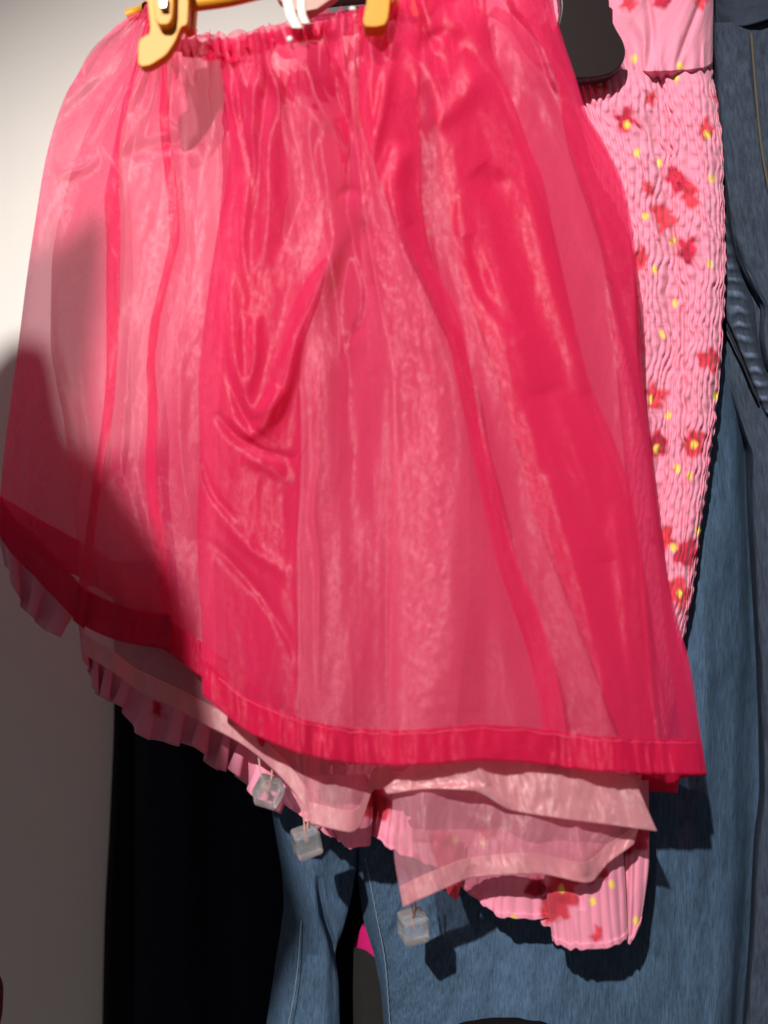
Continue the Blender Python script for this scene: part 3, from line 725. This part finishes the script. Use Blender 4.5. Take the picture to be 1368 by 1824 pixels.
# creased thigh piece with ladder of worn whiskers
TH = [
 ([(1270, 380), (1276, 500), (1286, 559), (1305, 605), (1327, 660), (1347, 715), (1363, 745), (1400, 770)], .622),
 ([(1276, 380), (1284, 500), (1294, 559), (1313, 605), (1335, 660), (1354, 705), (1370, 735), (1410, 760)], .611),
 ([(1288, 380), (1304, 480), (1320, 540), (1332, 605), (1348, 650), (1366, 695), (1384, 720), (1420, 740)], .609),
 ([(1300, 380), (1322, 477), (1346, 523), (1358, 553), (1358, 597), (1364, 641), (1380, 668), (1430, 700)], .620),
]
PX, PY, YY, S, T, nh = network(TH, 1.8, 1.8)
cx_ = pchip([380, 480, 540, 605, 650, 720, 780], np.array([1286., 1303, 1314, 1326, 1342, 1364, 1390]), PY.reshape(-1)).reshape(PY.shape)
lad = np.sin(PY/26*2*np.pi+1.2*vnoise(PX/14, PY/30, 2))
YY = YY-.0009*lad*np.exp(-((PX-cx_)/14)**2)
cth = np.tile(JD, PX.shape+(1,))*(1+2.4*np.clip(lad+.3*vnoise(PX/9, PY/9), 0, 1)*np.exp(-((PX-cx_)/13)**2)*np.clip((PY-440)/60, 0, 1))[..., None]
o = link('thigh_crease', grid_mesh('thigh_crease', world(PX, PY, YY), np.stack([S*.00045, T*.00045], -1), cth), M_denim, djeans); o['label'] = 'worn thigh crease with pale whisker lines'
tube('seam', [P(x, y, .6115) for x, y in [(1292, 575), (1303, 600), (1318, 635), (1336, 680), (1352, 715)]], .0009, plain('dark_thread', (.02, .02, .03), .8, .2, .1), djeans, 6, 40)

# ------------------------------------------------------------------ dark trousers, left and behind
def simple_cloth(name, curves, mat, label, cat, st=6, n=.004, seed=1, parent=None, uvc=True, kk=70):
    PX, PY, YY, S, T, nh = network(curves, st, st)
    YY = YY+n*fbm(S/kk, T/400, seed)
    o = link(name, grid_mesh(name, world(PX, PY, YY), np.stack([S*.00045, T*.00045], -1)), mat, parent)
    if label: tag(o, label, cat)
    return o
nav = empty('navy_trousers', P(380, 1250, .69), 'very dark navy trousers hanging in the shade below the skirt ruffles', 'trousers')
simple_cloth('leg', [
 ([(236, 1000), (240, 1300), (240, 1600), (234, 1950)], .705), ([(252, 1000), (262, 1300), (262, 1600), (255, 1950)], .688), ([(320, 1000), (330, 1950)], .680),
 ([(376, 1000), (380, 1950)], .696), ([(430, 1000), (440, 1950)], .682), ([(520, 1000), (530, 1950)], .684), ([(560, 1000), (575, 1950)], .700)], M_navy, None, None, parent=nav, seed=2)
blk = empty('black_trousers', P(400, 1250, .715), 'black trousers at the back, edge showing between the wall and the navy pair', 'trousers')
simple_cloth('leg', [
 ([(203, 1000), (203, 1250), (196, 1450), (186, 1650), (180, 1950)], .728), ([(215, 1000), (212, 1250), (206, 1450), (198, 1650), (192, 1950)], .710),
 ([(420, 1000), (420, 1950)], .706), ([(700, 1000), (700, 1950)], .708), ([(900, 1000), (900, 1950)], .712), ([(920, 1000), (920, 1950)], .728)], M_blackc, None, None, parent=blk, seed=3)
simple_cloth('magenta_shirt', [
 ([(628, 1690), (634, 1700), (640, 1730)], .672), ([(650, 1640), (652, 1680), (655, 1740)], .666), ([(672, 1620), (675, 1700), (678, 1760)], .664), ([(720, 1600), (720, 1700), (720, 1770)], .672)], M_mag, 'small patch of magenta cloth seen between the jeans legs', 'shirt', st=3)
simple_cloth('charcoal_trousers', [
 ([(630, 1686), (628, 1800), (624, 1900)], .668), ([(650, 1692), (650, 1800), (648, 1900)], .660), ([(680, 1715), (680, 1800), (680, 1900)], .658), ([(740, 1740), (740, 1800), (740, 1900)], .664)], M_char, 'charcoal cloth below the magenta patch, between the jeans legs', 'trousers', st=3)
simple_cloth('dark_red_sleeve', [
 ([(-60, 1700), (-50, 1760), (-50, 1900)], .56), ([(-20, 1715), (-5, 1750), (-4, 1800), (-12, 1900)], .55), ([(-10, 1715), (6, 1760), (5, 1795), (-6, 1850)], .57)], M_dred, 'dark red cloth edge just entering at the lower left', 'sleeve', st=3)

# ------------------------------------------------------------------ yellow clip hanger
yh = empty('yellow_hanger', P(500, -60, .50), 'yellow plastic clip hanger holding the hot pink skirt at its waist', 'hanger')
cl = box_mesh('clip', round_outline([(258, -60), (262, 0), (268, 58), (250, 68), (246, 78), (245, 112), (252, 119), (268, 116), (296, 98), (312, 74), (322, 48), (334, 44), (336, 0), (330, -60)], 1, .15), .486, .493, .0009, M_yellow, yh)
box_mesh('clip_arm', round_outline([(272, -60), (274, 30), (282, 44), (300, 44), (308, 30), (310, -60)], 1, .2), .480, .487, .0008, M_yellow, cl)
box_mesh('clip_back', round_outline([(318, -60), (318, 40), (330, 56), (344, 50), (348, 0), (348, -60)], 1, .15), .505, .513, .0009, M_yellow, cl)
# coil spring
box_mesh('spring', [(283, -8), (298, -8), (297, 14), (284, 14)], .4765, .4805, .0006, M_metal, cl)
cl2 = box_mesh('clip', round_outline([(655, -60), (654, 0), (646, 36), (650, 47), (668, 48), (686, 44), (692, 30), (700, -60)], 1, .15), .480, .490, .0011, M_yellow, yh)
box_mesh('clip_back', round_outline([(690, -60), (696, 14), (716, 30), (752, 30), (778, 12), (784, -60)], 1, .2), .512, .520, .0011, M_yellow, cl2)
bar = [P(x, y, .502) for x, y in [(290, 14), (310, 12), (340, 8), (400, 0), (470, -16), (700, -60), (800, -75)]]
tube('bar', bar, .0042, M_yellow, yh, 12, 40)
tube('bar_tip', [P(226, 30, .566), P(240, 24, .566), P(262, 14, .55)], .004, M_yellow, yh, 10, 12)

# white hanging loops, beige hanger piece, bead
loop = empty('ribbon_loop', P(525, -30, .495), 'white ribbon hanging loop at the middle of the skirt waist', 'loop')
def ribbon(a, wd, Y, name='ribbon'):
    a = np.array(smooth_poly(a, 20)); v_ = np.linspace(-.5, .5, 7)
    X = a[:, :1]+wd*v_; Yp = a[:, 1:]+0*v_; Z = Y+.0015*np.sin(np.linspace(0, 3, 20))[:, None]+.0012*(v_*2)**2
    Vw = strip_thick(world(X, Yp, Z), .0004)
    return link(name, grid_mesh(name, Vw), M_white, loop)
ribbon([(510, -60), (513, 0), (520, 30), (530, 50)], 19, .488)
ribbon([(536, -60), (537, 0), (538, 24), (545, 42)], 15, .491)
import bmesh as _b
def ball(name, px, py, Y, rpx, mat, parent, sz=(1, 1, 1)):
    bm = _b.new(); _b.ops.create_icosphere(bm, subdivisions=3, radius=rpx*K*Y)
    for v in bm.verts:
        v.co = Vector((v.co.x*sz[0], v.co.y*sz[1], v.co.z*sz[2]))+P(px, py, Y)
    me = bpy.data.meshes.new(name); bm.to_mesh(me); bm.free()
    for p in me.polygons: p.use_smooth = True
    return link(name, me, mat, parent)
ball('knot', 516, 70, .490, 5.5, M_white, loop, (1, .7, 1))
ball('knot', 628, 16, .492, 5, M_white, loop, (1.3, .7, .8))
bh = box_mesh('beige_hanger', round_outline([(480, -60), (492, -4), (520, 16), (545, 24), (560, 20), (600, -8), (650, -60)], 1, .15), .520, .527, .0012, M_beige)
tag(bh, 'beige plastic hanger arm at the top edge behind the white loop', 'hanger')

# ------------------------------------------------------------------ black hanger with big clip
bk = empty('black_hanger', P(1000, -60, .585), 'glossy black hanger with a wide rounded clip gripping the floral dress', 'hanger')
oc = round_outline([(985, -60), (1000, 0), (998, 30), (985, 70), (990, 110), (1004, 136), (1030, 141), (1080, 136), (1104, 122), (1116, 98), (1112, 74), (1098, 52), (1088, 30), (1085, 0), (1086, -60)], 2, .25)
bc = box_mesh('clip', oc, .556, .566, .0016, M_black, bk)
box_mesh('clip_back', oc, .606, .612, .0016, M_black, bk)
tube('bar', [P(540, 16, .60), P(580, 6, .60), P(760, -6, .60), P(960, -2, .60), P(1100, -10, .60)], .0085, M_black, bk, 14, 30)
box_mesh('arm', round_outline([(540, 34), (556, 30), (610, 22), (660, 8), (700, -60), (600, -60), (570, 2)], 1, .15), .595, .602, .0012, M_black, bk)

# dark rounded thing peeking at the bottom edge
hk = box_mesh('black_hanger', round_outline([(800, 1900), (812, 1838), (850, 1824), (950, 1823), (990, 1838), (1000, 1900)], 3, .2), .60, .616, .004, M_blackc)
tag(hk, 'black hanger top just showing at the bottom edge before the jeans', 'hanger')

# ------------------------------------------------------------------ clear cubes on cords
def cube(px, py, Y, size, rot, label, cords):
    root = empty('acrylic_cube', P(px, py, Y), label, 'pendant', 'clear cube pendants below the skirt')
    bm = _b.new(); _b.ops.create_cube(bm, size=size*K*Y)
    _b.ops.bevel(bm, geom=list(bm.edges), offset=size*K*Y*.15, segments=4, affect='EDGES', profile=.5)
    R = Matrix.Rotation(rot, 4, 'Y') @ Matrix.Rotation(.35, 4, 'Z') @ Matrix.Rotation(.12, 4, 'X')
    for v in bm.verts: v.co = (R @ v.co)+P(px, py, Y)
    me = bpy.data.meshes.new('cube_body'); bm.to_mesh(me); bm.free()
    big = max(p.area for p in me.polygons)
    for p in me.polygons: p.use_smooth = p.area < big*.3
    link('cube_body', me, M_acr, root)
    for c in cords: tube('cord', [P(x, y, yy) for x, y, yy in c], .0006, M_cord, root, 6, 24)
    ball('knot', px-2, py-8, Y, 4.2, M_cord, root, (1, 1, 1.7))
cube(546, 1499, .545, 46, -.22, 'clear cube pendant hanging left of the pale flap, over the jeans', [[(528, 1330, .548), (535, 1400, .546), (541, 1455, .545), (543, 1490, .545)], [(541, 1330, .549), (545, 1400, .547), (548, 1455, .545), (547, 1490, .545)]])
cube(736, 1650, .545, 47, -.08, 'clear cube pendant hanging lowest, under the pale flap', [[(722, 1560, .535), (733, 1610, .54), (735, 1640, .545)], [(736, 1560, .536), (740, 1612, .541), (738, 1640, .545)]])
cube(478, 1410, .545, 44, .45, 'clear cube pendant tinted pink in front of the ruffles', [[(458, 1330, .548), (461, 1352, .546), (464, 1375, .545), (468, 1400, .545)], [(480, 1345, .548), (485, 1360, .546), (484, 1380, .545), (480, 1400, .545)]])

# ------------------------------------------------------------------ shadow blocker added outside the view: outline shaped to shade skirt and wall
blocker = empty('grey_coat', (-0.5, .1, 1.7), 'dark grey coat hanging left of the skirt, nearer the lamp', 'coat')
out2 = [(-900, 420), (-460, 400), (-438, 335), (-415, 230), (-377, 175), (-340, 142), (-312, 134), (-280, 139), (-256, 160), (-243, 200), (-232, 280), (-210, 360), (-150, 400), (-60, 380), (36, 359), (77, 338), (115, 318), (134, 306), (142, 345), (138, 440), (122, 560), (110, 680), (150, 790), (215, 880), (285, 990), (322, 1090), (334, 1201), (350, 1274), (366, 1340), (390, 1418), (424, 1500), (432, 1558), (383, 1629), (325, 1734), (250, 2300), (-900, 2300)]
OY, fr = .52, .68
base = [P(x, y, OY) for x, y in out2]
proj = [LAMP+(p-LAMP)*fr for p in base]
cen = sum(proj, Vector())/len(proj)
bm = _b.new(); vs = [bm.verts.new(p) for p in proj]; f = bm.faces.new(vs)
r = _b.ops.extrude_face_region(bm, geom=[f]); vv2 = [g_ for g_ in r['geom'] if isinstance(g_, _b.types.BMVert)]
_b.ops.translate(bm, verts=vv2, vec=(LAMP-cen).normalized()*.02); _b.ops.recalc_face_normals(bm, faces=bm.faces)
me = bpy.data.meshes.new('coat_body'); bm.to_mesh(me); bm.free()
link('coat_body', me, M_char, blocker)
print('COAT', [tuple(round(c, 2) for c in p) for p in proj])
